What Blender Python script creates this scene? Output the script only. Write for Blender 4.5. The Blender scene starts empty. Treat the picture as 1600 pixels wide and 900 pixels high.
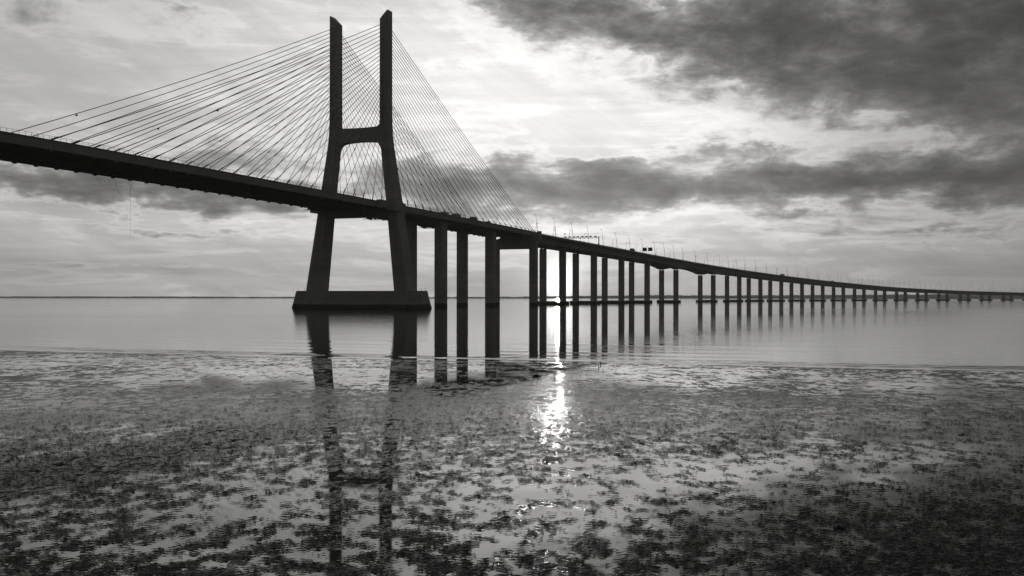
import bpy, math, random
import numpy as np
from mathutils import Vector, Matrix, Quaternion
random.seed(7); rng = np.random.RandomState(7)
R = math.radians
sc = bpy.context.scene
col = sc.collection

# ------------------------------------------------------------------ camera
CAM_H = 5.4
cd = bpy.data.cameras.new('camera'); cam = bpy.data.objects.new('camera', cd); col.objects.link(cam)
cam.location = (0, 0, CAM_H)
cam.rotation_euler = (R(90), R(-0.05), 0)
cd.sensor_width = 36; cd.lens = 36 * 1663.46 / 1600
cd.shift_y = 14.4 / 1600
cd.clip_start = 0.5; cd.clip_end = 60000
sc.camera = cam

# ------------------------------------------------------------------ sky
SUN_AZ, SUN_EL = math.atan(76 / 1663), math.atan(22.5 / 1663)

class V:                                     # a float socket with operators
    nt = None
    def __init__(s, k): s.k = k
    @staticmethod
    def m(op, *a, clamp=False):
        n = V.nt.nodes.new('ShaderNodeMath'); n.operation = op; n.use_clamp = clamp
        for i, x in enumerate(a):
            if isinstance(x, V): V.nt.links.new(x.k, n.inputs[i])
            else: n.inputs[i].default_value = x
        return V(n.outputs[0])
    def __add__(s, o): return V.m('ADD', s, o)
    __radd__ = __add__
    def __sub__(s, o): return V.m('SUBTRACT', s, o)
    def __rsub__(s, o): return V.m('SUBTRACT', o, s)
    def __mul__(s, o): return V.m('MULTIPLY', s, o)
    __rmul__ = __mul__
    def __truediv__(s, o): return V.m('DIVIDE', s, o)
    def __rtruediv__(s, o): return V.m('DIVIDE', o, s)
def vexp(x): return V.m('EXPONENT', x)
def vclamp(x): return V.m('MULTIPLY', x, 1.0, clamp=True)
def sstep(x, a, b):
    n = V.nt.nodes.new('ShaderNodeMapRange'); n.interpolation_type = 'SMOOTHSTEP'
    V.nt.links.new(x.k, n.inputs[0]); n.inputs[1].default_value = a; n.inputs[2].default_value = b
    return V(n.outputs[0])
def comb(x, y, z):
    n = V.nt.nodes.new('ShaderNodeCombineXYZ')
    for i, a in enumerate((x, y, z)):
        if isinstance(a, V): V.nt.links.new(a.k, n.inputs[i])
        else: n.inputs[i].default_value = a
    return n.outputs[0]
def noise(vec, scale, detail=4, rough=.55, dist=0., lac=2.):
    n = V.nt.nodes.new('ShaderNodeTexNoise')
    V.nt.links.new(vec, n.inputs['Vector'])
    n.inputs['Scale'].default_value = scale; n.inputs['Detail'].default_value = detail
    n.inputs['Roughness'].default_value = rough; n.inputs['Distortion'].default_value = dist
    n.inputs['Lacunarity'].default_value = lac
    return V(n.outputs[0])

w = bpy.data.worlds.new('World'); sc.world = w; w.use_nodes = True
nt = w.node_tree; nt.nodes.clear(); V.nt = nt
out = nt.nodes.new('ShaderNodeOutputWorld'); bg = nt.nodes.new('ShaderNodeBackground')
bg.inputs[1].default_value = 0.1
nt.links.new(bg.outputs[0], out.inputs[0])
sky = nt.nodes.new('ShaderNodeTexSky'); sky.sky_type = 'NISHITA'; sky.sun_disc = False
sky.sun_elevation = SUN_EL; sky.sun_rotation = SUN_AZ
sky.dust_density = 3; sky.air_density = 1; sky.ozone_density = 1
bw = nt.nodes.new('ShaderNodeRGBToBW'); nt.links.new(sky.outputs[0], bw.inputs[0])
tc = nt.nodes.new('ShaderNodeTexCoord')
sx = nt.nodes.new('ShaderNodeSeparateXYZ'); nt.links.new(tc.outputs['Generated'], sx.inputs[0])
dx, dy, dz = (V(sx.outputs[i]) for i in range(3))
az0 = V.m('ARCTAN2', dx, dy); el0 = V.m('ARCSINE', dz)
# cloud deck seen in perspective: direction pushed onto a plane overhead
inv = 1.0 / (V.m('MAXIMUM', dz, 0.0) + 0.035)
plane = comb(dx * inv, dy * inv, 0.0)
angv = comb(az0, el0 * 1.9, 0.0)
angs = comb(az0, el0 * 7.0, 0.3)
wn1 = noise(angv, 9, 6, .58); wn2 = noise(comb(az0 + 7.3, el0 * 2.4, 1.7), 12, 6, .6)
az = az0 + (wn1 - .5) * .16; el = el0 + (wn2 - .5) * .075
def blob(px, py, sw, sh, rot=0., amp=1., a=az, e=el):
    a0 = math.atan((px - 800) / 1663.); e0 = math.atan((464.4 - py) / 1663. * math.cos(a0))
    sw /= 1663. * 1.0; sh /= 1663.
    c, s = math.cos(R(rot)), math.sin(R(rot))
    da, de = a - a0, e - e0
    p = (da * c - de * s) * (1 / sw); q = (da * s + de * c) * (1 / sh)
    return vexp((p * p + q * q) * -1.0) * amp
dark = None
for b in [(1480, 40, 420, 95, 8, .92), (1120, 60, 240, 48, 10, .85), (860, 15, 150, 30, 8, .65), (1420, 150, 300, 38, 6, .6),
          (1260, 286, 420, 33, 0, .85), (1590, 10, 150, 120, 0, .45), (1500, 262, 260, 34, -3, .75), (1000, 255, 180, 14, -3, .5), (880, 296, 170, 26, 0, .55),
          (110, 285, 260, 27, 5, .95), (410, 245, 115, 34, 5, .46), (380, 300, 220, 18, 3, .7), (690, 285, 110, 34, 0, .8),
          (20, 5, 90, 30, 0, .22), (255, 15, 80, 26, 10, .34), (120, 415, 190, 5, 0, .32, az0, el0), (1550, 345, 300, 10, -2, .35),
          (1300, 385, 300, 9, 2, .25), (300, 360, 150, 6, 3, .28)]:
    t_ = blob(*b); dark = t_ if dark is None else dark + t_
fine = noise(angv, 15, 9, .64, .5); lump = noise(comb(az0 * 1.2, el0 * 2.6, 5.), 26, 8, .62, .35)
lump2 = noise(comb(az0 * 1.1, el0 * 2.3 + az0 * .3, 15.), 9, 8, .60, .25)
streak = noise(comb(az0, el0 * 8.0, .3), 5.5, 7, .64, .6)
thin = noise(comb(az0 + el0 * .4, el0 * 16.0, 4.3), 5.0, 6, .6, .5)
wisp = noise(comb(az0 * 1.0 + el0 * .9, el0 * 3.6 - az0 * -2.2, 2.0), 5.0, 8, .64, .7)
low = 1.0 - sstep(el0, .05, .13)
dens = V.m('MINIMUM', dark, 1.35) * .92 + (fine - .5) * (.45 + 1.1 * sstep(dark, .05, .4)) + (lump - .5) * 1.4 * (.4 + .6 * sstep(el0, .14, .21)) * sstep(dark, .15, .7) + (streak - .5) * (.45 + low * .45 + (1.0 - sstep(el0, .11, .2)) * .7) + (lump2 - .5) * 2.2 * (.3 + .7 * sstep(el0, .14, .21)) * sstep(dark, .1, .6) - .10
glow = blob(720, 130, 330, 150, 0, .34, az0, el0) + blob(1130, 206, 280, 36, 4, .20) + blob(640, 330, 800, 130, 0, .10, az0, el0) + blob(1000, 345, 380, 10, 3, .14)
sunb = blob(874, 440, 20, 24, 0, 2.6, az0, el0) + blob(878, 425, 60, 60, 0, .38, az0, el0) + blob(900, 360, 260, 60, 0, .07, az0, el0)
side = V.m('MAXIMUM', V.m('COSINE', az0 - SUN_AZ), 0.)      # sky dies away from the sun's side
fall = side * side
hi = sstep(el0, .26, 1.0)
rightfall = sstep(az0, .12, .50)
leftfall = 1.0 - sstep(az0, -.6, -.2)
clear = (.66 + glow * 1.25) * (1.0 - rightfall * (.28 + .2 * sstep(el0, .03, .15))) * (1. - leftfall * .06) * (.60 + wisp * .44 + (thin - .5) * (.16 + low * .5) + (streak - .5) * .3)
clear = clear * (1.0 - hi * .72)
trans = vexp(V.m('MAXIMUM', dens, 0.) * -1.95)
edge = sstep(dens, -.12, .08) * (1.0 - sstep(dens, .08, .4))
lum = clear * (1.0 + edge * .30) * trans + .035 * (1.0 - trans) * (.4 + side * .6)
lum = lum * (.22 + fall * .78) + sunb
lum = lum + V(bw.outputs[0]) * .012
lum = V.m('MAXIMUM', lum * 10.0, .02)
below = sstep(el0, -.03, -.005)
lum = lum * below + (1.0 - below) * .8
mul = nt.nodes.new('ShaderNodeVectorMath'); mul.operation = 'SCALE'
mul.inputs[0].default_value = (1.0, .988, .962); nt.links.new(lum.k, mul.inputs['Scale'])
nt.links.new(mul.outputs[0], bg.inputs[0])

# ------------------------------------------------------------------ sun
sl = bpy.data.lights.new('sun', 'SUN'); sl.energy = .5; sl.angle = R(.53); sl.color = (1, .99, .97)
so = bpy.data.objects.new('sun', sl); col.objects.link(so)
sd = Vector((math.sin(SUN_AZ) * math.cos(SUN_EL), math.cos(SUN_AZ) * math.cos(SUN_EL), math.sin(SUN_EL)))
so.rotation_euler = (-sd).to_track_quat('-Z', 'Y').to_euler(); so.location = sd * 500
sc.view_settings.view_transform = 'Standard'; sc.view_settings.look = 'None'
sc.view_settings.exposure = 0; sc.view_settings.gamma = 1
sc.render.engine = 'CYCLES'
sc.cycles.max_bounces = 5; sc.cycles.volume_bounces = 0

# ------------------------------------------------------------------ materials
def mat(name):
    m = bpy.data.materials.new(name); m.use_nodes = True; V.nt = m.node_tree
    p = m.node_tree.nodes['Principled BSDF']
    return m, p
def grey(v):
    n = V.nt.nodes.new('ShaderNodeVectorMath'); n.operation = 'SCALE'
    n.inputs[0].default_value = (1, .985, .955); V.nt.links.new(v.k, n.inputs['Scale']); return n.outputs[0]
def geo():
    g = V.nt.nodes.new('ShaderNodeNewGeometry'); return g.outputs['Position']
def sep(s):
    n = V.nt.nodes.new('ShaderNodeSeparateXYZ'); V.nt.links.new(s, n.inputs[0]); return [V(o) for o in n.outputs]
def bump(p, h, strength, dist):
    b = V.nt.nodes.new('ShaderNodeBump'); V.nt.links.new(h.k, b.inputs['Height'])
    b.inputs['Distance'].default_value = dist
    if isinstance(strength, V): V.nt.links.new(strength.k, b.inputs['Strength'])
    else: b.inputs['Strength'].default_value = strength
    V.nt.links.new(b.outputs[0], p.inputs['Normal']); return b

def concrete(name, base=.24, lift=4.0, tide=True):
    m, p = mat(name); pos = geo(); x, y, z = sep(pos)
    n1 = noise(pos, .09, 5, .6); st = noise(comb(x * 1.0, y * 1.0, z * .06), 1.1, 4, .6); n2 = noise(pos, 2.5, 4, .6)
    v = base * (.62 + n1 * .5 + (st - .5) * .35 + (n2 - .5) * .12)
    if lift:                                  # construction joints between lifts
        f = V.m('FRACT', z / lift); joint = V.m('LESS_THAN', f, .035)
        v = v * (1.0 - joint * .45)
        cell = V.nt.nodes.new('ShaderNodeTexWhiteNoise'); cell.noise_dimensions = '1D'
        V.nt.links.new(V.m('FLOOR', z / lift).k, cell.inputs['W'])
        v = v * (.92 + V(cell.outputs['Value']) * .16)
    if tide:                                  # dark weed left by the tide
        wet = 1.0 - sstep(z + (n1 - .5) * .7, 1.7, 2.2); v = v * (1.0 - wet * .8)
    V.nt.links.new(grey(v), p.inputs['Base Color'])
    p.inputs['Roughness'].default_value = .85; p.inputs['Specular IOR Level'].default_value = .2
    bump(p, n2, .3, .04)
    return m
M = {}
M['pylon'] = concrete('pylon_concrete', .42, 4.0)
M['pier'] = concrete('pier_concrete', .42, 5.0)
M['deck'] = concrete('deck_concrete', .38, 0, False)
M['road'] = concrete('asphalt', .05, 0, False)
def flat(name, v, rough=.5, metal=0.):
    m, p = mat(name); n = noise(geo(), 1.7, 3, .6)
    V.nt.links.new(grey(v * (.8 + n * .4)), p.inputs['Base Color'])
    p.inputs['Roughness'].default_value = rough; p.inputs['Metallic'].default_value = metal
    return m
M['cable'] = flat('cable_sheath', .07, .6)
M['steel'] = flat('galvanised_steel', .14, .55, .4)
M['darkmetal'] = flat('dark_metal', .04, .5)
M['white'] = flat('white_paint', .7, .45)
M['paint'] = flat('dark_paint', .07, .4)
M['glass'] = flat('dark_glass', .03, .1)
M['rubber'] = flat('rubber', .025, .8)
M['wood'] = flat('weathered_wood', .06, .9)
M['stone'] = flat('weedy_stone', .03, .8)

# ------------------------------------------------------------------ mesh helper
class MB:
    def __init__(s): s.v = []; s.f = []
    def add(s, vs, fs):
        o = len(s.v); s.v += [tuple(v) for v in vs]; s.f += [tuple(o + i for i in f) for f in fs]
    def loft(s, rings, cap=True):            # rings: lists of equal-length closed loops
        n = len(rings[0]); vs = [p for r in rings for p in r]; fs = []
        for k in range(len(rings) - 1):
            for i in range(n):
                j = (i + 1) % n
                fs.append((k * n + i, k * n + j, (k + 1) * n + j, (k + 1) * n + i))
        if cap: fs += [tuple(range(n))[::-1], tuple((len(rings) - 1) * n + i for i in range(n))]
        s.add(vs, fs)
    def box(s, c, ax, ay, az_, hx, hy, hz):  # centre, axes, half sizes
        c = Vector(c); X, Y, Z = Vector(ax) * hx, Vector(ay) * hy, Vector(az_) * hz
        s.loft([[c - X - Y - Z, c + X - Y - Z, c + X + Y - Z, c - X + Y - Z], [c - X - Y + Z, c + X - Y + Z, c + X + Y + Z, c - X + Y + Z]])
    def tube(s, pts, r, n=6):
        pts = [Vector(p) for p in pts]; rings = []
        for i, p in enumerate(pts):
            d = (pts[min(i + 1, len(pts) - 1)] - pts[max(i - 1, 0)]).normalized()
            u = d.cross(Vector((0, 0, 1)) if abs(d.z) < .95 else Vector((1, 0, 0))).normalized(); q = d.cross(u)
            rr = r[i] if isinstance(r, (list, tuple)) else r
            rings.append([p + (u * math.cos(a) + q * math.sin(a)) * rr for a in [2 * math.pi * k / n for k in range(n)]])
        s.loft(rings)
    def build(s, name, m, parent=None, origin=None, smooth=False):
        o = Vector(origin) if origin is not None else Vector((0, 0, 0))
        me = bpy.data.meshes.new(name); me.from_pydata([tuple(Vector(v) - o) for v in s.v], [], s.f)
        import bmesh
        b = bmesh.new(); b.from_mesh(me); bmesh.ops.recalc_face_normals(b, faces=b.faces); b.to_mesh(me); b.free()
        if smooth:
            for p in me.polygons: p.use_smooth = True
        me.materials.append(m)
        ob = bpy.data.objects.new(name, me); col.objects.link(ob); ob.location = o
        if parent is not None:
            ob.parent = parent; ob.location = o - world_loc(parent)
        return ob
def world_loc(o):
    l = o.location.copy()
    while o.parent is not None: o = o.parent; l = l + o.location
    return l
def tag(o, label=None, cat=None, group=None, kind=None):
    if label: o['label'] = label
    if cat: o['category'] = cat
    if group: o['group'] = group
    if kind: o['kind'] = kind
    return o
def empty(name, loc, rz=0.):
    o = bpy.data.objects.new(name, None); col.objects.link(o); o.location = loc; o.rotation_euler = (0, 0, rz); return o
def copy_tree(o, parent=None):
    c = o.copy(); col.objects.link(c)
    if parent is not None: c.parent = parent
    for ch in [k for k in col.objects if k.parent == o]: copy_tree(ch, c)
    return c
UP = Vector((0, 0, 1))

# ------------------------------------------------------------------ bridge axis
PX0, PY0, TH = -73.38, 515.83, .370852
_t = np.arange(0, 3400, 2.)
_k = .000344 * np.clip((_t - 330) / 60, 0, 1) + (.0003927 - .000344) * np.clip((_t - 836) / 60, 0, 1)
_h = TH + np.cumsum(_k * 2.) - _k[0] * 2
_x = PX0 + np.concatenate([[0], np.cumsum(np.sin(_h) * 2)[:-1]]); _y = PY0 + np.concatenate([[0], np.cumsum(np.cos(_h) * 2)[:-1]])
def head(t): return TH if t <= 0 else float(np.interp(t, _t, _h))
def frame(t):                                # along, across (towards the camera side = +)
    h = head(t); return Vector((math.sin(h), math.cos(h), 0)), Vector((math.cos(h), -math.sin(h), 0))
def at(t, s=0., z=0.):
    if t <= 0: c = Vector((PX0 + t * math.sin(TH), PY0 + t * math.cos(TH), 0))
    else: c = Vector((float(np.interp(t, _t, _x)), float(np.interp(t, _t, _y)), 0))
    return c + frame(t)[1] * s + UP * z
_PT = [-420, -230, -130, -44, 20, 190, 234, 350, 442, 596, 610, 894, 1210, 1412, 1534, 1654, 1890, 2150, 3400]
_PZ = [49.5, 51.4, 51.2, 50.6, 50.2, 48.4, 47.7, 47.0, 46.2, 43.5, 43.2, 36.5, 27.7, 22.0, 19.6, 17.6, 15.1, 14.2, 14.0]
_zz = np.interp(np.arange(-420, 3400, 5.), _PT, _PZ)
_ker = np.hanning(31); _ker /= _ker.sum()
_zs = np.convolve(np.pad(_zz, 15, mode='edge'), _ker, 'valid')
def ztop(t): return float(np.interp(t, np.arange(-420, 3400, 5.), _zs))

# ================================================================== cable-stayed bridge
T_END = 206.6
bridge = empty('cable_stayed_bridge', at(0, 0, 0))
tag(bridge, 'dark concrete cable-stayed bridge with tall H-shaped pylon and fans of stay cables', 'bridge')
# pylon legs --------------------------------------------------------
def leg_ring(z, s, ws, wt, t=0.):
    c = at(0, s, z); a, b = frame(0)
    ch = .45
    pts = []
    for (q, r_) in ((-wt/2, -ws/2 + ch), (-wt/2 + ch*.6, -ws/2), (wt/2 - ch*.6, -ws/2), (wt/2, -ws/2 + ch), (wt/2, ws/2 - ch), (wt/2 - ch*.6, ws/2), (-wt/2 + ch*.6, ws/2), (-wt/2, ws/2 - ch)):
        pts.append(c + a * q + b * r_)
    return pts
MS = 13.75; ZT = 138.4
ZS = [(3, 24.9, 7.5, 10.2), (9, 24.1, 7.2, 9.8), (30, 21.2, 6.0, 9.0), (46.5, 19.0, 5.1, 8.4), (64, 16.5, 4.6, 7.4), (77, 14.7, 4.35, 6.4), (83, 14.05, 4.25, 6.0), (89, 13.8, 4.2, 5.8), (97, MS, 4.15, 5.7), (ZT, MS, 4.15, 5.5)]
for sg in (-1, 1):
    m = MB(); rings = [leg_ring(z, sg * s, ws, wt) for z, s, ws, wt in ZS]
    top = [p.copy() for p in leg_ring(ZT, sg * MS, 4.15, 5.5)]
    b = frame(0)[1]; c0 = at(0, sg * MS, ZT)
    for p in top: p.z = ZT + .05 + ((p - c0).dot(b) * sg + 2.08) / 4.15 * 4.2
    rings.append(top); m.loft(rings)
    leg = m.build('pylon_leg', M['pylon'], bridge, at(0, sg * MS, 3))
    # shadow groove strips down the camera-facing face are real recess lips
    a_, b_ = frame(0)
    for q in (-.55, .55):
        g = MB()
        zz = [(z, s, wt) for z, s, ws, wt in ZS if z <= 83]
        g.loft([[at(-wt/2 - .0, sg * s + q - .17, z), at(-wt/2 - .22, sg * s + q - .17, z), at(-wt/2 - .22, sg * s + q + .17, z), at(-wt/2, sg * s + q + .17, z)] for z, s, wt in zz])
        g.build('rib', M['pylon'], leg, at(0, sg * 14.1, 3))
    for i in range(24):                       # cable anchor boxes on the mast faces
        for d in (-1, 1):
            g = MB(); g.box(at(d * 2.85, sg * MS, 136.2 - 1.79 * i + .25), a_, b_, UP, .3, .42, .4)
            g.build('anchor_box', M['pylon'], leg, at(0, sg * MS, 3))
    for q, hh in ((1.9, 1.6), (.6, 1.3), (-.6, 1.4)):   # lightning rods on the mast top
        p = at(.2, sg * (MS + q), ZT + (q + 2.08)); g = MB(); g.tube([p, p + UP * hh], .05, 5)
        g.build('lightning_rod', M['darkmetal'], leg, p)
# crossbeam: deeper at its ends with curved fillets
m = MB(); rings = []
a_, b_ = frame(0)
for i in range(33):
    u = -1 + 2 * i / 32; s = u * 12.2
    e = max(0, (abs(u) - .72) / .28)
    arch = 1.1 * (1 - u * u)
    zt = 87.0 + 2.6 * (1 - math.sqrt(max(0, 1 - e * e))) + .35 * u * u; zb = 79.4 + arch - 3.2 * (1 - math.sqrt(max(0, 1 - e * e)))
    hw = 2.3
    rings.append([at(-hw, s, zb), at(hw, s, zb), at(hw, s, zt), at(-hw, s, zt)])
m.loft(rings); m.build('crossbeam', M['pylon'], bridge, at(0, 0, 86))
# base (ship-impact plinth)
def hexring(z, hs, ht, nose):
    return [at(-ht, -hs + nose, z), at(-ht, hs - nose, z), at(0 - ht * .35, hs, z), at(ht * .35, hs, z), at(ht, hs - nose, z), at(ht, -hs + nose, z), at(ht * .35, -hs, z), at(-ht * .35, -hs, z)]
m = MB(); m.loft([hexring(-3, 35.4, 11.2, 5), hexring(.35, 36.2, 11.8, 5), hexring(2.4, 35.6, 11.3, 5), hexring(8.4, 34.2, 9.6, 4.6)])
base = m.build('pylon_base', M['pylon'], bridge, at(0, 0, 0))
for s in (-20, -9, 9, 20):
    m = MB(); m.loft([[at(-11.5, s - .2, 2.3), at(-11.0, s - .2, 2.3), at(-11.0, s + .2, 2.3), at(-11.5, s + .2, 2.3)], [at(-9.8, s - .2, 8.2), at(-9.5, s - .2, 8.2), at(-9.5, s + .2, 8.2), at(-9.8, s + .2, 8.2)]])
    m.build('fender_rib', M['pylon'], base, at(0, 0, 0))
for sg in (-1, 1):
    for k in range(3):
        p = at(-7 + k * 5, sg * 33.5, 8.4); m = MB(); m.tube([p, p + UP * 1.6], .07, 5)
        m.build('mooring_post', M['darkmetal'], base, p)

# deck ---------------------------------------------------------------
def sweep(mb, t0, t1, step, sect, closed=True):
    n = max(1, int(math.ceil((t1 - t0) / step))); rings = []
    for i in range(n + 1):
        t = t0 + (t1 - t0) * i / n; rings.append([at(t, s, ztop(t) + z) for s, z in sect(t)])
    mb.loft(rings)
HW = 17.0
m = MB(); sweep(m, -420, T_END, 6, lambda t: [(-HW + 1.3, -.75), (HW - 1.3, -.75), (HW - 1.3, -.3), (-HW + 1.3, -.3)])
t = -419.
while t < T_END - 1:                          # cross girders, a regular pattern under the slab
    m.box(at(t, 0, ztop(t) - 1.75), *frame(t), UP, .3, HW - 1.35, 1.02)
    t += 4.415
for s in (-5.5, 5.5):
    sweep(m, -420, T_END, 10, lambda t, s=s: [(s - .2, -2.2), (s + .2, -2.2), (s + .2, -.76), (s - .2, -.76)])
deck = m.build('deck', M['deck'], bridge, at(0, 0, 50))
m = MB(); sweep(m, -420, T_END, 6, lambda t: [(-HW + 2, -.29), (HW - 2, -.29), (HW - 2, -.2), (-HW + 2, -.2)])
m.build('road_surface', M['road'], deck, at(0, 0, 50))
for sg in (-1, 1):
    m = MB(); sweep(m, -420, T_END, 6, lambda t: [(sg * (HW - 1.3), -3.0), (sg * HW, -2.9), (sg * (HW + .0), -.35), (sg * (HW + .25), -.3), (sg * (HW + .25), 0), (sg * (HW - 1.3), 0)])
    m.build('edge_beam', M['deck'], deck, at(0, 0, 50))
    m = MB(); tt = -300.
    while tt < T_END:
        p = at(tt, sg * (HW + .1), ztop(tt)); m.tube([p, p + UP * 1.05], .055, 4); tt += 2.21
    for hz in (1.05, .55):
        pts = [at(x, sg * (HW + .1), ztop(x) + hz) for x in np.linspace(-300, T_END, 90)]; m.tube(pts, .045 if hz > 1 else .02, 4)
    m.build('railing', M['steel'], deck, at(0, 0, 50))
    m = MB(); sweep(m, -420, T_END, 8, lambda t: [(sg * 13.2 - .15, -.2), (sg * 13.2 + .15, -.2), (sg * 13.2 + .1, .5), (sg * 13.2 - .1, .5)])
    m.build('crash_barrier', M['deck'], deck, at(0, 0, 50))
# bearing blocks that hold the deck at the pylon legs, corbels and gantries below it
for sg in (-1, 1):
    for t0, t1 in ((-15.5, -4.4), (4.4, 10.5)):
        m = MB(); m.box(at((t0 + t1) / 2, sg * 18.1, ztop(0) - 1.3), a_, b_, UP, (t1 - t0) / 2, 1.1, 1.85)
        m.build('bearing_block', M['deck'], deck, at(0, 0, 50))
    m = MB(); m.box(at(-4.6, sg * 18.9, 47.0), a_, b_, UP, 4.4, 3.9, .8); m.build('corbel', M['pylon'], bridge, at(0, sg * 19, 46))
m = MB(); m.box(at(0, 0, 45.3), a_, b_, UP, 2.6, 16.6, 1.4); m.build('lower_crossbeam', M['pylon'], bridge, at(0, 0, 45))
for tg, w_ in ((-22, 3.), (34, 3.), (98, 3.)):
    m = MB()
    for dt in (-w_, w_):
        m.box(at(tg + dt, 0, ztop(tg) - 4.3), a_, b_, UP, .12, 16, .12); m.box(at(tg + dt, 0, ztop(tg) - 3.2), a_, b_, UP, .12, 16, .08)
        for s in np.arange(-15, 15.1, 2.5): m.tube([at(tg + dt, s, ztop(tg) - 4.3), at(tg + dt, s + 1.2, ztop(tg) - 3.2), at(tg + dt, s + 2.4 if s < 14 else s, ztop(tg) - 4.3)], .06, 4)
    for s in (-14, 14): m.box(at(tg, s, ztop(tg) - 3.8), a_, b_, UP, w_, .1, .5)
    m.build('service_gantry', M['steel'], deck, at(0, 0, 50))
# stay cables --------------------------------------------------------
side_t = [9.3 + 8.83 * k for k in range(20)] + [184.6, 190.9, 196.3, 200.6]
for sg in (-1, 1):
    for d in (-1, 1):
        for k in range(24):
            td = -(9.3 + 8.83 * k) if d < 0 else side_t[k]
            zt = 136.2 - 1.79 * (23 - k)
            A = at(d * 2.6, sg * MS, zt); B = at(td, sg * 16.5, ztop(td) + .2)
            L = (A - B).length; pts = []
            for i in range(13):
                u = i / 12; p = A.lerp(B, u); p.z -= 4 * u * (1 - u) * L * .0075; pts.append(p)
            r = .105 + .035 * (k / 23)
            m = MB(); m.tube(pts, r, 6); cb = m.build('stay_cable', M['cable'], bridge, B, smooth=True)
            dr = (A - B).normalized()
            if (k * 7 + (sg + 1) * 3 + d) % 5 == 0:
                m = MB(); q = A.lerp(B, .55 + .04 * ((k * 3) % 7)); q.z -= L * .0074; m.tube([q - dr * .5, q - dr * .3, q + dr * .3, q + dr * .5], [.12, .3, .3, .12], 8); m.build('damper', M['darkmetal'], cb, B)
            m = MB(); m.tube([B - dr * .3, B + dr * 2.6, B + dr * 2.61, B + dr * 3.0], [.24, .24, .19, .17], 8)
            m.build('anchorage', M['darkmetal'], cb, B)
            m = MB(); m.box(at(td, sg * 16.2, ztop(td) - 3.1), *frame(td), UP, .6, .4, .26); m.build('anchor_block', M['deck'], cb, B)
# side piers ----------------------------------------------------------
def column(tc, sc_, z0, z1, ws, wt, flare=0.):
    m = MB()
    def ring(z, ws, wt):
        c = at(tc, sc_, z); a, b = frame(tc); ch = .5; P_ = []
        for q, r_ in ((-wt/2, -ws/2 + ch), (-wt/2 + ch, -ws/2), (wt/2 - ch, -ws/2), (wt/2, -ws/2 + ch), (wt/2, ws/2 - ch), (wt/2 - ch, ws/2), (-wt/2 + ch, ws/2), (-wt/2, ws/2 - ch)): P_.append(c + a * q + b * r_)
        return P_
    m.loft([ring(z0, ws, wt), ring(z1 - 3, ws, wt), ring(z1, ws + flare, wt + flare)])
    return m
for t, hs in ((72, 9.2), (142.65, 9.4)):
    zt = ztop(t) - 3.6
    for sg in (-1, 1):
        o = column(t, sg * hs, -4, zt, 5.2, 6.6).build('side_pier', M['pier'], bridge, at(t, sg * hs, 0))
        for q in (-1.5, 1.5):
            m = MB(); m.box(at(t + q, sg * hs, zt + .42), *frame(t), UP, .6, .7, .42); m.build('bearing', M['deck'], o, at(t, sg * hs, zt))
        m = MB(); m.box(at(t - 3.36, sg * hs, 22), *frame(t), UP, .08, .5, 22); m.build('rib', M['pier'], o, at(t, sg * hs, 0))
t = T_END
for sg in (-1, 1):
    o = column(t + .2, sg * 13.6, -4, ztop(t) - 4.2 , 5.0, 4.6).build('end_pier', M['pier'], bridge, at(t, sg * 13, 0))
m = MB(); m.box(at(t, 0, ztop(t) - 7.2), *frame(t), UP, 2.4, 11.05, 3.6); m.build('pier_crosshead', M['pier'], bridge, at(t, 0, 40))
for sg in (-1, 1):
    m = MB(); m.box(at(t + 1.0, sg * (HW + .4), ztop(t) - 2.1), *frame(t), UP, 1.7, 1.0, 3.0); m.build('end_pilaster', M['pier'], bridge, at(t, sg * HW, 45))

# ================================================================== viaduct
spans = [78.6] * 3 + [93.6, 128.9, 94.2] + [78.6] * 16
PT = [285.0]
for L in spans: PT.append(PT[-1] + L)
V0, V1 = T_END + 3.0, PT[-1] + 40
def depth(t):
    d = 4.7
    for tp in (PT[4], PT[5]):
        d = max(d, 4.7 + 3.6 * max(0, 1 - abs(t - tp) / 46.) ** 1.7)
    return d
via = empty('viaduct', at(PT[0], 0, 0))
tag(via, 'long low curving concrete viaduct running from the stayed bridge to the horizon', 'viaduct')
for sg in (-1, 1):
    m = MB()
    def sect(t, sg=sg):
        c = sg * 7.75; d = depth(t)
        return [(c - 7.3, -1.3), (c - 7.3, -1.0), (c + 7.3, -1.0), (c + 7.3, -1.3), (c + 4.0, -1.75), (c + 3.3, -d - 1), (c - 3.3, -d - 1), (c - 4.0, -1.75)]
    sweep(m, V0, V1, 7, sect)
    dk = m.build('box_girder', M['deck'], via, at(PT[0], sg * 7.75, 46))
    m = MB(); sweep(m, V0, V1, 9, lambda t: [(sg * 7.75 - 6.8, -.99), (sg * 7.75 + 6.8, -.99), (sg * 7.75 + 6.8, -.9), (sg * 7.75 - 6.8, -.9)])
    m.build('road_surface', M['road'], dk, at(PT[0], 0, 46))
    for e in (-1, 1):
        so_ = sg * 7.75 + e * 7.45
        m = MB(); sweep(m, V0, V1, 9, lambda t: [(so_ - .2, -1.45), (so_ + .2, -1.45), (so_ + .15, -.05), (so_ - .12, -.05)])
        pr = m.build('parapet', M['deck'], dk, at(PT[0], 0, 46))
        if e == sg:
            m = MB(); m.tube([at(x, so_, ztop(x) + .25) for x in np.arange(V0, V1, 12)], .06, 4)
            for x in np.arange(V0, V1, 4.): m.tube([at(x, so_, ztop(x) - .1), at(x, so_, ztop(x) + .25)], .04, 4)
            m.build('handrail', M['steel'], pr, at(PT[0], 0, 46))
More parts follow.
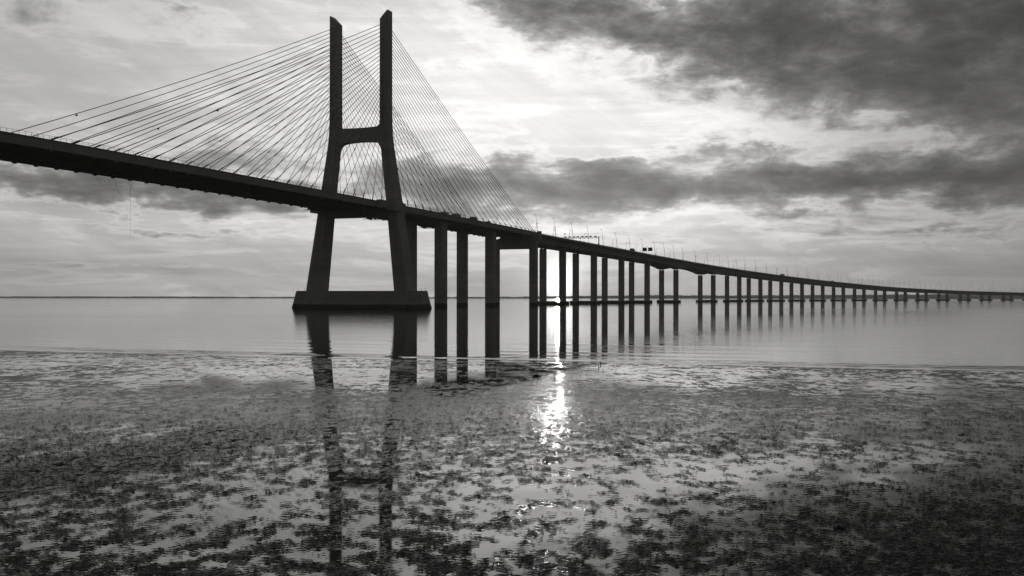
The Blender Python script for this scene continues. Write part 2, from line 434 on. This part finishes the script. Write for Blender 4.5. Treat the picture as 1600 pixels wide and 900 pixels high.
for i, t in enumerate(PT):
    d = depth(t); zt = ztop(t) - d - 1.0 - .75
    m = MB(); a1, b1 = frame(t)
    def prow(z, hs, ht): return [at(t - ht, -hs + 2, z), at(t - ht, hs - 2, z), at(t, hs, z), at(t + ht, hs - 2, z), at(t + ht, -hs + 2, z), at(t, -hs, z)]
    m.loft([prow(-3, 12.6, 4.6), prow(.2, 12.8, 4.8), prow(2.6, 12.8, 4.8)])
    pl = m.build('pier_plinth', M['pier'], via, at(t, 0, 0))
    for sg in (-1, 1):
        cn = column(t, sg * 7.6, 2.6, zt, 4.7, 3.8).build('column', M['pier'], pl, at(t, sg * 7.6, 2.6))
        if sg:
            for q in (-1.3, 1.3):
                m = MB(); m.box(at(t, sg * 7.6 + q, zt + .37), a1, b1, UP, .8, .5, .38); m.build('bearing', M['deck'], pl, at(t, sg * 7.6, zt))

# ================================================================== things on the deck
ORD = ['first', 'second', 'third', 'fourth', 'fifth', 'sixth', 'seventh', 'eighth', 'ninth', 'tenth', 'eleventh', 'twelfth', 'thirteenth', 'fourteenth', 'fifteenth', 'sixteenth', 'seventeenth', 'eighteenth', 'nineteenth', 'twentieth', 'twenty-first', 'twenty-second', 'twenty-third']
lampbox = None
def make_lamp():
    r = empty('lamp_post', (0, 0, 0)); a = Vector((0, 1, 0))
    m = MB(); top = Vector((-1.5, 0, 13.6))
    m.tube([(0, 0, 0), (0, 0, .8), (-.05, 0, .81), (-.7, 0, 7.5), top], [.22, .22, .15, .12, .09], 8); m.build('pole', M['steel'], r)
    m = MB(); m.box(top + Vector((-.6, 0, .05)), (1, 0, 0), a, UP, .75, .22, .1); m.build('lamp_head', M['darkmetal'], r)
    m = MB(); m.box((-.72, 0, 7.3), (1, 0, 0), a, UP, .22, .22, .3); m.build('control_box', M['darkmetal'], r)
    return r
proto = make_lamp(); first = True
def lamp(t, sg, label):
    global first
    o = proto if first else copy_tree(proto); first = False
    base = at(t, sg * 15.2, ztop(t) - 1.0 if t > V0 else ztop(t))
    h = head(t); o.location = base; o.rotation_euler = (0, 0, -h if sg > 0 else -h + math.pi)
    tag(o, label, 'lamp post', 'tall lamp posts along both edges of the viaduct')
edge_n = {1: 'near', -1: 'far'}
for sg in (1, -1):
    lamp(T_END + 4, sg, 'slim lamp post on %s edge above the stayed bridge end pier' % edge_n[sg])
    lamp(T_END + 39.3 + 2, sg, 'slim lamp post on %s edge just before the first paired viaduct pier' % edge_n[sg])
    for i, t in enumerate(PT[:-1]):
        lamp(t + (1.5 if sg > 0 else 3), sg, 'slim lamp post on %s edge above the %s paired viaduct pier' % (edge_n[sg], ORD[i]))
        L = PT[i + 1] - t; n = 2 if L < 90 else 3
        for q in range(1, n):
            if n == 2: lab = 'slim lamp post on %s edge midway between %s and %s viaduct piers' % (edge_n[sg], ORD[i], ORD[i + 1])
            else: lab = 'slim lamp post on %s edge, %s one between %s and %s viaduct piers' % (edge_n[sg], ('left', 'right')[q - 1], ORD[i], ORD[i + 1])
            lamp(t + L * q / n + (1.5 if sg > 0 else 3), sg, lab)

def wheel(mb, x, y, r, wd=.25): mb.tube([(x, y - wd / 2, r), (x, y + wd / 2, r)], r, 14)
def truck(label, t, s, flip, L=9.0, H=3.8, m_box='white', cat='truck', kindn='truck'):
    r = empty(kindn, at(t, s, ztop(t) + (-.9 if t > V0 else -.2)), math.pi / 2 - head(t) + (math.pi if flip else 0)); tag(r, label, cat)
    X, Y = Vector((1, 0, 0)), Vector((0, 1, 0))
    def P(mb, name, mm, par=r):
        me = mb.build(name, mm); me.parent = par; return me
    m = MB(); m.loft([[(-L/2, -1.22, 1.0), (L/2 - 2.2, -1.22, 1.0), (L/2 - 2.2, 1.22, 1.0), (-L/2, 1.22, 1.0)], [(-L/2, -1.25, H - .06), (L/2 - 2.2, -1.25, H - .06), (L/2 - 2.2, 1.25, H - .06), (-L/2, 1.25, H - .06)], [(-L/2 + .06, -1.19, H), (L/2 - 2.26, -1.19, H), (L/2 - 2.26, 1.19, H), (-L/2 + .06, 1.19, H)]])
    P(m, 'cargo_box', M[m_box])
    m = MB(); cabp = [(L/2 - 2.05, .5), (L/2, .5), (L/2, 1.6), (L/2 - .25, 2.9), (L/2 - .7, 3.05), (L/2 - 2.05, 3.05)]
    m.loft([[(x, -1.2, z) for x, z in cabp], [(x, 1.2, z) for x, z in cabp]]); cb = P(m, 'cab', M['paint'])
    m = MB(); m.loft([[(L/2 + .02, y, 1.65), (L/2 - .23, y, 2.75)][0:1] + [(L/2 - .22, y, 2.8)] + [(L/2 - .3, y, 2.8), (L/2 - .05, y, 1.65)] for y in (-1.05, 1.05)]); P(m, 'windscreen', M['glass'], cb)
    m = MB(); m.box((-.3, 0, .8), X, Y, UP, L/2 - .4, .45, .16); P(m, 'chassis', M['darkmetal'])
    for x in (L/2 - 1.3, -L/2 + 1.2, -L/2 + 2.4):
        for y in (-1.08, 1.08):
            m = MB(); wheel(m, x, y, .5); P(m, 'wheel', M['rubber'])
    return r
def carlike(name, label, cat, t, s, flip, prof, W, mm, wr=.33):
    r = empty(name, at(t, s, ztop(t) + (-.9 if t > V0 else -.2)), math.pi / 2 - head(t) + (math.pi if flip else 0)); tag(r, label, cat)
    def P(mb, n, m_, par=r):
        o = mb.build(n, m_); o.parent = par; return o
    m = MB(); m.loft([[(x, y * W / 2 * (1 if z < 1.0 else .86), z) for x, z in prof] for y in (-1, -.93, .93, 1)]); b = P(m, 'body', M[mm])
    zt = max(z for x, z in prof); xs = [x for x, z in prof if z > zt - .1]
    for y in (-1, 1):
        m = MB(); m.box(((min(xs) + max(xs)) / 2, y * W / 2 * .865, zt - .33), (1, 0, 0), (0, 1, 0), UP, (max(xs) - min(xs)) / 2, .02, .2); P(m, 'side_window', M['glass'], b)
    x0, x1 = min(x for x, z in prof), max(x for x, z in prof)
    for x in (x0 + .8, x1 - .85):
        for y in (-W/2 + .1, W/2 - .1):
            m = MB(); wheel(m, x, y, wr, .2); P(m, 'wheel', M['rubber'])
CAR = [(-2.1, .3), (2.15, .3), (2.2, .7), (1.2, .92), (.5, 1.42), (-1.2, 1.45), (-1.9, .98), (-2.15, .85)]
VAN = [(-2.7, .35), (2.7, .35), (2.75, 1.0), (2.0, 1.3), (1.4, 2.3), (1.1, 2.42), (-2.6, 2.45), (-2.7, 2.3)]
BUS = [(-6, .4), (6, .4), (6.05, 1.2), (5.9, 3.2), (5.6, 3.4), (-5.8, 3.4), (-6, 3.2)]
truck('light box truck crossing the deck, leftmost vehicle beyond the pylon', 83, 6, True, 7.5, 3.3)
truck('pale tall box truck on the deck above the second column pair', 99, 6, True, 8.5, 3.8)
carlike('car', 'small car following close behind the dark truck on the stayed deck', 'car', 113, 8, True, CAR, 1.8, 'paint')
truck('short dark box truck on the deck left of the van', 121, 7, True, 6.6, 3.7, 'paint')
carlike('van', 'dark long van on the deck right of the short dark truck', 'van', 139, 9, True, VAN, 2.0, 'paint', .36)
truck('dark box truck on the viaduct left of the two square signs', 466, 10.5, False, 8, 3.9, 'paint')
carlike('bus', 'dark bus far along the viaduct standing out above the parapet', 'bus', 992, 10, False, BUS, 2.5, 'paint', .48)
carlike('car', 'small dark car on the viaduct just right of the bus', 'car', 1072, 11.5, False, CAR, 1.8, 'paint')
carlike('van', 'dark van on the distant falling stretch of the viaduct', 'van', 1180, 11.5, False, VAN, 2.0, 'paint', .36)

# overhead gantry with lane signals
g = empty('sign_gantry', at(352, 0, ztop(352) - .9)); tag(g, 'long overhead lane signal gantry spanning the viaduct on three legs', 'gantry')
a2, b2 = frame(352); zb = ztop(352) - .9
m = MB()
for z in (6.0, 6.9):
    for q in (-.4, .4): m.tube([at(352 + q, -15.4, zb + z), at(352 + q, 15.4, zb + z)], .1, 5)
for k in range(25):
    s = -15.4 + k * 1.28
    for q in (-.4, .4): m.tube([at(352 + q, s, zb + 6.0), at(352 + q, min(15.4, s + .64), zb + 6.9), at(352 + q, min(15.4, s + 1.28), zb + 6.0)], .05, 4)
m.build('beam', M['darkmetal'], g, at(352, 0, zb + 6))
for s in (-15.2, 0, 15.2):
    m = MB(); m.tube([at(352, s, zb), at(352, s, zb + 7.3)], [.42 if s > 1 else .18, .3 if s > 1 else .16], 8); m.build('leg', M['darkmetal'], g, at(352, s, zb))
for s in (-12.2, -8.7, -5.2, -2, 1.8, 5.2, 8.6, 12.6):
    m = MB(); m.box(at(351.4, s, zb + 7.25), a2, b2, UP, .25, .95, .5)
    m.build('lane_signal', M['darkmetal'], g, at(352, s, zb + 7.6))
t = 521; zb = ztop(t) - .9; g = empty('sign_portal', at(t, 8, zb)); a2, b2 = frame(t)
tag(g, 'low portal frame carrying two square dark signs above the viaduct deck', 'sign')
m = MB()
m.tube([at(t, 15.3, zb), at(t, 15.3, zb + 5.6), at(t, 1., zb + 5.6), at(t, 1., zb)], .13, 6); m.build('frame', M['darkmetal'], g, at(t, 8, zb))
for s in (5.2, 10.6):
    m = MB(); m.box(at(t - .25, s, zb + 6.4), a2, b2, UP, .08, 2.1, 1.7)
    pn = m.build('sign_panel', M['paint'], g, at(t, s, zb + 6.4))
    for q in (-1.2, 0, 1.2):
        m = MB(); m.box(at(t - .08, s + q, zb + 6.4), a2, b2, UP, .08, .07, 1.6); m.build('stiffener', M['steel'], pn, at(t, s, zb + 6.4))
for t, s, hh, lab in ((268, 15.0, 3.4, 'short pole with round black camera on near viaduct parapet left of gantry'), (322, -11, 10.5, 'tall thin camera pole rising behind the left end of the gantry'), (487, 15.0, 3.6, 'short camera pole between the dark truck and the two square signs')):
    zb = ztop(t) - .9; g = empty('camera_pole', at(t, s, zb)); tag(g, lab, 'camera pole')
    m = MB(); m.tube([at(t, s, zb), at(t, s, zb + hh)], .1, 6); m.build('pole', M['darkmetal'], g, at(t, s, zb))
    m = MB(); m.tube([at(t, s, zb + hh), at(t, s, zb + hh + .3), at(t, s, zb + hh + .8), at(t, s, zb + hh + 1.1)], [.2, .5, .5, .2], 10); m.build('camera_housing', M['darkmetal'], g, at(t, s, zb))
# slack ropes under the main span
def trope(px, s):                             # station whose projection has this image bearing
    best = min(np.arange(-240, -100, .25), key=lambda q: abs(800 + 1663.46 * at(q, s).x / at(q, s).y - px)); return float(best)
def rope(pa, pb, drop, lab):
    ta, tb = trope(pa, -16.6), trope(pb, -16.6)
    pts = []
    for i in range(17):
        u = i / 16; t = ta + (tb - ta) * u; pts.append(at(t, -16.6, ztop(t) - 3.0 - 4 * drop * u * (1 - u)))
    m = MB(); m.tube(pts, .035, 5); tag(m.build('slack_rope', M['darkmetal'], None, pts[0]), lab, 'rope')
rope(148, 175, 3.2, 'shallow slack rope loop under the far deck edge, leftmost loop')
rope(179, 208, 7.2, 'deep slack rope loop hanging under the far deck edge')
rope(199, 208.5, 2.6, 'narrow short rope loop beside the long hanging line')
tq = trope(203.5, -16.6); p = at(tq, -16.6, ztop(tq) - 3.0)
m = MB(); m.tube([p, p - UP * 21.5], .03, 5); tag(m.build('hanging_rope', M['darkmetal'], None, p), 'thin straight rope hanging far down below the deck at left', 'rope')

# ================================================================== water
def grid(xs, ys, zf):
    Xg, Yg = np.meshgrid(xs, ys); Z = zf(Xg, Yg); n = len(xs)
    co = np.stack([Xg.ravel(), Yg.ravel(), Z.ravel()], 1)
    i = np.arange(len(ys) - 1)[:, None] * n + np.arange(n - 1)[None, :]
    F = np.stack([i, i + 1, i + n + 1, i + n], -1).reshape(-1, 4)
    return co, F
def meshnp(name, co, F, m, smooth=True):
    me = bpy.data.meshes.new(name)
    me.vertices.add(len(co)); me.vertices.foreach_set('co', co.astype(np.float32).ravel())
    me.loops.add(F.size); me.loops.foreach_set('vertex_index', F.astype(np.int32).ravel())
    me.polygons.add(len(F)); me.polygons.foreach_set('loop_start', (np.arange(len(F)) * F.shape[1]).astype(np.int32))
    me.polygons.foreach_set('loop_total', np.full(len(F), F.shape[1], np.int32))
    me.update(calc_edges=True)
    if smooth: me.polygons.foreach_set('use_smooth', np.ones(len(F), bool))
    me.materials.append(m); o = bpy.data.objects.new(name, me); col.objects.link(o); return o
def shore(x): return 91.0 - .325 * x + .0006 * x * x      # distance of the mud's edge, by x

m, p = mat('river_water'); pos = geo(); x, y, z = sep(pos)
r1 = noise(comb(x * .55, y * 1.0, 0.), .9, 3, .5); r2 = noise(comb(x * .5, y * 1.0, 3.), .16, 3, .55); r3 = noise(comb(x * .25, y, 5.), .02, 3, .5)
gust = noise(comb(x * .12, y * 1.0, 13.), .035, 5, .6)
wind = sstep(noise(comb(x * .3, y * 1.0, 9.), .006, 3, .5) + sstep(x * 1.0, 60, 500) * .35, .42, .75)
h_ = r1 * .034 + r2 * .05
V.nt.links.new(grey(V.m('MULTIPLY', .012, 1.0)), p.inputs['Base Color'])
p.inputs['IOR'].default_value = 1.333
V.nt.links.new((.022 + wind * .03 + sstep(gust, .45, .62) * .022).k, p.inputs['Roughness'])
bump(p, h_, .35 + wind * .4, 1.0)
xs = np.concatenate([[-6800, -3000, -1200, -400], np.arange(-150, 151, 3.), [400, 1200, 3000, 6800]])
ys = np.concatenate([[-400, 0, 40], np.arange(54, 150, .13), [170, 200, 300, 600, 1500, 3000, 5000, 7000]])
def wz(X, Y):
    d = Y - (91.0 - .325 * X + .0006 * np.clip(X, -150, 150) ** 2) - .25 * np.sin(X * .11) - .15 * np.sin(X * .31 + 1)
    z = np.zeros_like(X)
    for c, wdt, a in ((1.3, .42, .075), (4.4, .5, .085), (9.0, 1.1, .016), (15.5, 1.3, .018), (23, 1.6, .012), (33, 1.8, .012)):
        amp = a * (.75 + .25 * np.sin(X * .05 + c))
        z += amp * np.exp(-((d - c - .6 * np.sin(X * .03 + c)) / wdt) ** 2)
    return z * (np.abs(X) < 149) * (Y < 149.5) * (Y > 54.5)
co, F = grid(xs, ys, wz); o = meshnp('water', co, F, m); tag(o, kind='structure')

# ================================================================== mudflat
m, p = mat('wet_mud'); pos = geo(); x, y, z = sep(pos)
flat_ = comb(x * 1.0, y * 1.0, 0.)
n_big = noise(comb(x * .9, y * .6, 0.), .07, 4, .55, .4)
n_mid = noise(comb(x * .8, y * .8, 4.), .62, 8, .70, .5)
n_fin = noise(comb(x * .8, y * 1.0, 8.), 3.2, 6, .70, .3)
n_mic = noise(comb(x, y, 11.), 14., 5, .72)
n_wide = noise(comb(x * .5, y * 1.0, 14.), .22, 5, .6, .5)
def mblob(px, py, sx_, sy_, a):
    Y0 = 5.4 * 1663 / (py - 464.4); X0 = (px - 800) / 1663 * Y0
    u = (x - X0) * (1 / sx_); v = (y - Y0) * (1 / sy_)
    return vexp((u * u + v * v) * -1.) * a
far_ = sstep(y, 42, 70)                        # out by the river the flat is one smooth wet film
rim = sstep(y + x * .325, 72, 84)
at_ = V.nt.nodes.new('ShaderNodeAttribute'); at_.attribute_name = 'wet'; wet0 = V(at_.outputs['Fac'])
at2 = V.nt.nodes.new('ShaderNodeAttribute'); at2.attribute_name = 'open'; opn = sstep(V(at2.outputs['Fac']), .3, .65)
strand = noise(comb(x * .45, y * 1.0, 21.), 5.5, 6, .72, .6)
grain = noise(comb(x * 2.2, y * .8, 31.), 1.7, 8, .74, .4); grain2 = noise(comb(x * 1.6, y * .7, 37.), 4.2, 5, .7, .3)
band = noise(comb(x * .45, y * .4, 41.), 1.0, 7, .66, .5)
wet = wet0 + (band - .5) * (.25 + far_ * .85) + (grain - .5) * 1.05 + (grain2 - .5) * .55 + (n_mid - .5) * .25 + (n_fin - .5) * .45 + (strand - .5) * .42 + (n_mic - .5) * .42
algae = 1.0 - sstep(wet, -.035, .0)            # raised mats of weed
pool = sstep(wet, .0, .025) * opn              # open standing water
base_c = .022 + n_fin * .03 + n_mic * .03
V.nt.links.new(grey(base_c * (1. - pool) + pool * .012), p.inputs['Base Color'])
film_r = .012 + n_mic * .03 + grain * .02
V.nt.links.new((pool * .01 + (1. - pool) * (film_r * (1.0 - far_ * .5) + algae * (.09 + n_fin * .2 + far_ * .22))).k, p.inputs['Roughness'])
V.nt.links.new((.5 - algae * (.20 + far_ * .12)).k, p.inputs['Specular IOR Level'])
p.inputs['IOR'].default_value = 1.65
bump(p, n_fin * .5 + n_mic * .4 + strand * .35 + grain * .9 + grain2 * .6 + algae * .15, (.007 + (1. - pool) * (.10 + algae * .6)), .03)
M['mud'] = m
# relief: mud rises a couple of centimetres between the pools
def vnoise(X, Y, seed):
    r = np.random.RandomState(seed).rand(512, 512)
    xi = np.floor(X).astype(int); yi = np.floor(Y).astype(int); fx = X - xi; fy = Y - yi
    fx = fx * fx * (3 - 2 * fx); fy = fy * fy * (3 - 2 * fy)
    g = lambda a, b: r[a % 512, b % 512]
    return (g(xi, yi) * (1 - fx) + g(xi + 1, yi) * fx) * (1 - fy) + (g(xi, yi + 1) * (1 - fx) + g(xi + 1, yi + 1) * fx) * fy
def fbm(X, Y, f, o, seed, rough=.55):
    v = 0; a = 1; t = 0
    for k in range(o):
        v = v + a * vnoise(X * f + 31.7 * k + 700, Y * f + 17.3 * k + 700, seed + k); t += a; a *= rough; f *= 2.03
    return v / t - .5
def pxw(px, py): Y0 = 5.4 * 1663 / (py - 464.4); return (px - 800) / 1663 * Y0, Y0
def gb(X, Y, px, py, sx_, sy_, a):
    X0, Y0 = pxw(px, py); return a * np.exp(-((X - X0) / sx_) ** 2 - ((Y - Y0) / sy_) ** 2)
def wetness(X, Y):
    S = Y + .325 * X                            # distance out towards the river
    wx = X + .5 * fbm(X, Y, .35, 3, 50); wy = Y + .5 * fbm(X, Y, .35, 3, 60)
    v = .26 * fbm(wx * .8, wy * .55, .16, 3, 1) + .74 * fbm(wx * .85, wy * .55, 3.0, 4, 11, .64)
    v = v - .03
    v -= .10 * np.exp(-((S - 50) / 9) ** 2) * .3       # the drier middle of the flat
    v += .045 * np.clip((S - 60) / 10, 0, 1) * np.clip((88 - S) / 6, 0, 1)
    v += gb(X, Y, 830, 760, 5, 6, .10) + gb(X, Y, 1150, 750, 8, 5, .09) + gb(X, Y, 60, 640, 14, 8, .05) + gb(X, Y, 560, 585, 18, 7, .10)
    v += gb(X, Y, 400, 860, 5, 3, .05) - gb(X, Y, 1450, 860, 9, 5, .01) - gb(X, Y, 100, 700, 8, 5, .08) - gb(X, Y, 1450, 760, 9, 8, .03)
    v += gb(X, Y, 420, 790, 5, 4, .04)
    return v
def openness(X, Y):
    o = 1.0 - .75 * np.exp(-((Y + .15 * X - 51) / 9.5) ** 2)
    o = o - gb(X, Y, 1300, 870, 9, 4, .75) - gb(X, Y, 1000, 890, 3.5, 2.2, .35)
    o = o - .35 * np.exp(-((Y + .325 * X - 77) / 12) ** 2)
    return np.clip(o + .6 * fbm(X, Y, .2, 3, 90), 0, 1)
NR, NC = 900, 1000
us = np.linspace(-1, 1, NC); xs2 = np.sign(us) * (.35 * np.abs(us) + .65 * np.abs(us) ** 2.2) * 100
rr = (np.exp(np.linspace(0, 1, NR) * 1.9) - 1) / (math.exp(1.9) - 1)
ee = 91.0 - .325 * xs2 + .0006 * xs2 ** 2 + .5 * np.sin(xs2 * .13) + .3 * np.sin(xs2 * .37 + 1)
Xg = np.tile(xs2, (NR, 1)); Yg = 8 + (ee[None, :] - 8) * rr[:, None]
W = wetness(Xg, Yg)
edgef = np.clip((1 - np.linspace(0, 1, NR)) * 60, 0, 1)[:, None]
Zg = 0 * W + .03 * edgef + (-.03) * (1 - edgef)
co = np.stack([Xg.ravel(), Yg.ravel(), Zg.ravel()], 1); n = NC
i = np.arange(NR - 1)[:, None] * n + np.arange(n - 1)[None, :]
F = np.stack([i, i + 1, i + n + 1, i + n], -1).reshape(-1, 4)
o = meshnp('mudflat', co, F, m); tag(o, kind='structure')
for nm, arr in (('wet', W), ('open', openness(Xg, Yg))):
    A = o.data.attributes.new(nm, 'FLOAT', 'POINT'); A.data.foreach_set('value', arr.astype(np.float32).ravel())
# tufts of weed standing on the mats
NT = 70000
uy = rng.rand(NT * 3); Yt = 1 / (1 / 20. + uy * (1 / 70. - 1 / 20.)); Xt = (rng.rand(NT * 3) * 2 - 1) * Yt * .55
wt_ = wetness(Xt, Yt) + .30 * (rng.rand(NT * 3) - .5); keep = (wt_ < -.05) & (rng.rand(NT * 3) < np.clip((66 - Yt) / 34, 0, 1)) & (Yt < 88 - .325 * Xt); Xt, Yt = Xt[keep][:NT], Yt[keep][:NT]
k = len(Xt); ang = rng.randn(k) * .5; ln = .03 + .13 * rng.rand(k) ** 2.5; ht = .005 + .016 * rng.rand(k) ** 1.8
ca, sa = np.cos(ang), np.sin(ang)
tmpl = np.array([(-1, 0, 0), (-.3, .55, 0), (.5, .45, 0), (1, -.1, 0), (.3, -.6, 0), (-.55, -.5, 0), (-.35, .1, .8), (.35, -.1, 1.)])
jit = 1 + .5 * (rng.rand(k, 8) - .5)
lx = tmpl[None, :, 0] * ln[:, None] * jit; ly = tmpl[None, :, 1] * (.012 + .02 * rng.rand(k))[:, None] * jit
vx = Xt[:, None] + lx * ca[:, None] - ly * sa[:, None]; vy = Yt[:, None] + lx * sa[:, None] + ly * ca[:, None]
vz = .05 + tmpl[None, :, 2] * ht[:, None] * jit
co = np.stack([vx, vy, vz], -1).reshape(-1, 3)
tf = np.array([(0, 6, 1), (1, 6, 2), (2, 6, 7), (2, 7, 3), (3, 7, 4), (4, 7, 6), (4, 6, 5), (5, 6, 0)])[:, ::-1]
F = (np.arange(k)[:, None, None] * 8 + tf[None]).reshape(-1, 3)
mw, p = mat('wet_weed'); nn = noise(geo(), 9., 3, .6); V.nt.links.new(grey(.03 + nn * .055), p.inputs['Base Color']); p.inputs['Roughness'].default_value = .42
p.inputs['Specular IOR Level'].default_value = .35
tag(meshnp('seaweed', co, F, mw, False), kind='stuff')
m2 = MB(); m2.add([(-400, -300, .02), (400, -300, .02), (400, 8.2, .02), (-400, 8.2, .02)], [(0, 1, 2, 3)]); tag(m2.build('shore_ground', M['mud']), kind='structure')

# ================================================================== far shore
def farshore(name, x0, x1, Y, hfun, mm):
    xs = np.arange(x0, x1, 14.); mb = MB(); rings = []
    for k, xx in enumerate(xs):
        h = hfun(xx); yy = Y + .00001 * xx * xx
        rings.append([(xx, yy - 30, -1), (xx, yy, h * .75), (xx, yy + 60, h), (xx, yy + 400, h * .8), (xx, yy + 700, -1)])
    mb.loft(rings); return tag(mb.build(name, mm), kind='structure')
mm, p = mat('wooded_shore'); n = noise(geo(), .02, 5, .6); V.nt.links.new(grey(.05 + n * .05), p.inputs['Base Color']); p.inputs['Roughness'].default_value = .95
def hf(xx):
    r = .5 + .5 * math.sin(xx * .0021) * math.sin(xx * .0007 + 2); j = random.random()
    b = 5 + (8 * min(1, max(0, (xx + 200) / 900)) + 7 * min(1, max(0, (xx - 900) / 1200)))
    return (b * (.65 + .35 * r) + j * 2.8) * 1.15
farshore('far_shore', -6500, 6500, 5300, hf, mm)

# ================================================================== small things on the flat
Y0 = 5.4 * 1663 / (571 - 464.9); X0 = (938.5 - 800) / 1663 * Y0
m = MB(); m.tube([(X0, Y0, -.1), (X0 + .01, Y0, .2), (X0 - .02, Y0, .26)], [.04, .04, .03], 7)
m.box((X0 - .03, Y0, .24), (1, 0, 0), (0, 1, 0), UP, .06, .02, .02)
tag(m.build('mooring_stake', M['wood'], None, (X0, Y0, 0)), 'tiny dark wooden stake standing at the edge of the wet mud', 'stake')
def rock(px, py, s, lab):
    Y0 = 5.4 * 1663 / (py - 464.6); X0 = (px - 800) / 1663 * Y0
    import bmesh
    me = bpy.data.meshes.new('stone'); b = bmesh.new(); bmesh.ops.create_icosphere(b, subdivisions=3, radius=1)
    for v in b.verts:
        k = 1 + .25 * math.sin(v.co.x * 5 + s * 9) * math.sin(v.co.y * 4 + 2) + .12 * math.sin(v.co.z * 9 + v.co.x * 7)
        v.co = Vector((v.co.x * s * k, v.co.y * s * .7 * k, v.co.z * s * .42 * k))
    b.to_mesh(me); b.free(); me.materials.append(M['stone']); o = bpy.data.objects.new('stone', me); col.objects.link(o); o.location = (X0, Y0, .06)
    tag(o, lab, 'stone')
rock(837.5, 589, .22, 'small black stone on the mud below the end pier reflection')
rock(1311, 829, .13, 'dark weedy stone lying on the mud at lower right')

# ================================================================== haze
mh = bpy.data.materials.new('haze'); mh.use_nodes = True; nt = mh.node_tree; nt.nodes.clear()
ov = nt.nodes.new('ShaderNodeOutputMaterial'); pv = nt.nodes.new('ShaderNodeVolumePrincipled')
pv.inputs['Color'].default_value = (1, .99, .965, 1); pv.inputs['Density'].default_value = .00008; pv.inputs['Anisotropy'].default_value = .35
nt.links.new(pv.outputs[0], ov.inputs['Volume'])
m = MB(); m.box((0, 3000, 77), (1, 0, 0), (0, 1, 0), UP, 7000, 4200, 83)
hz = m.build('haze', mh); tag(hz, kind='stuff')
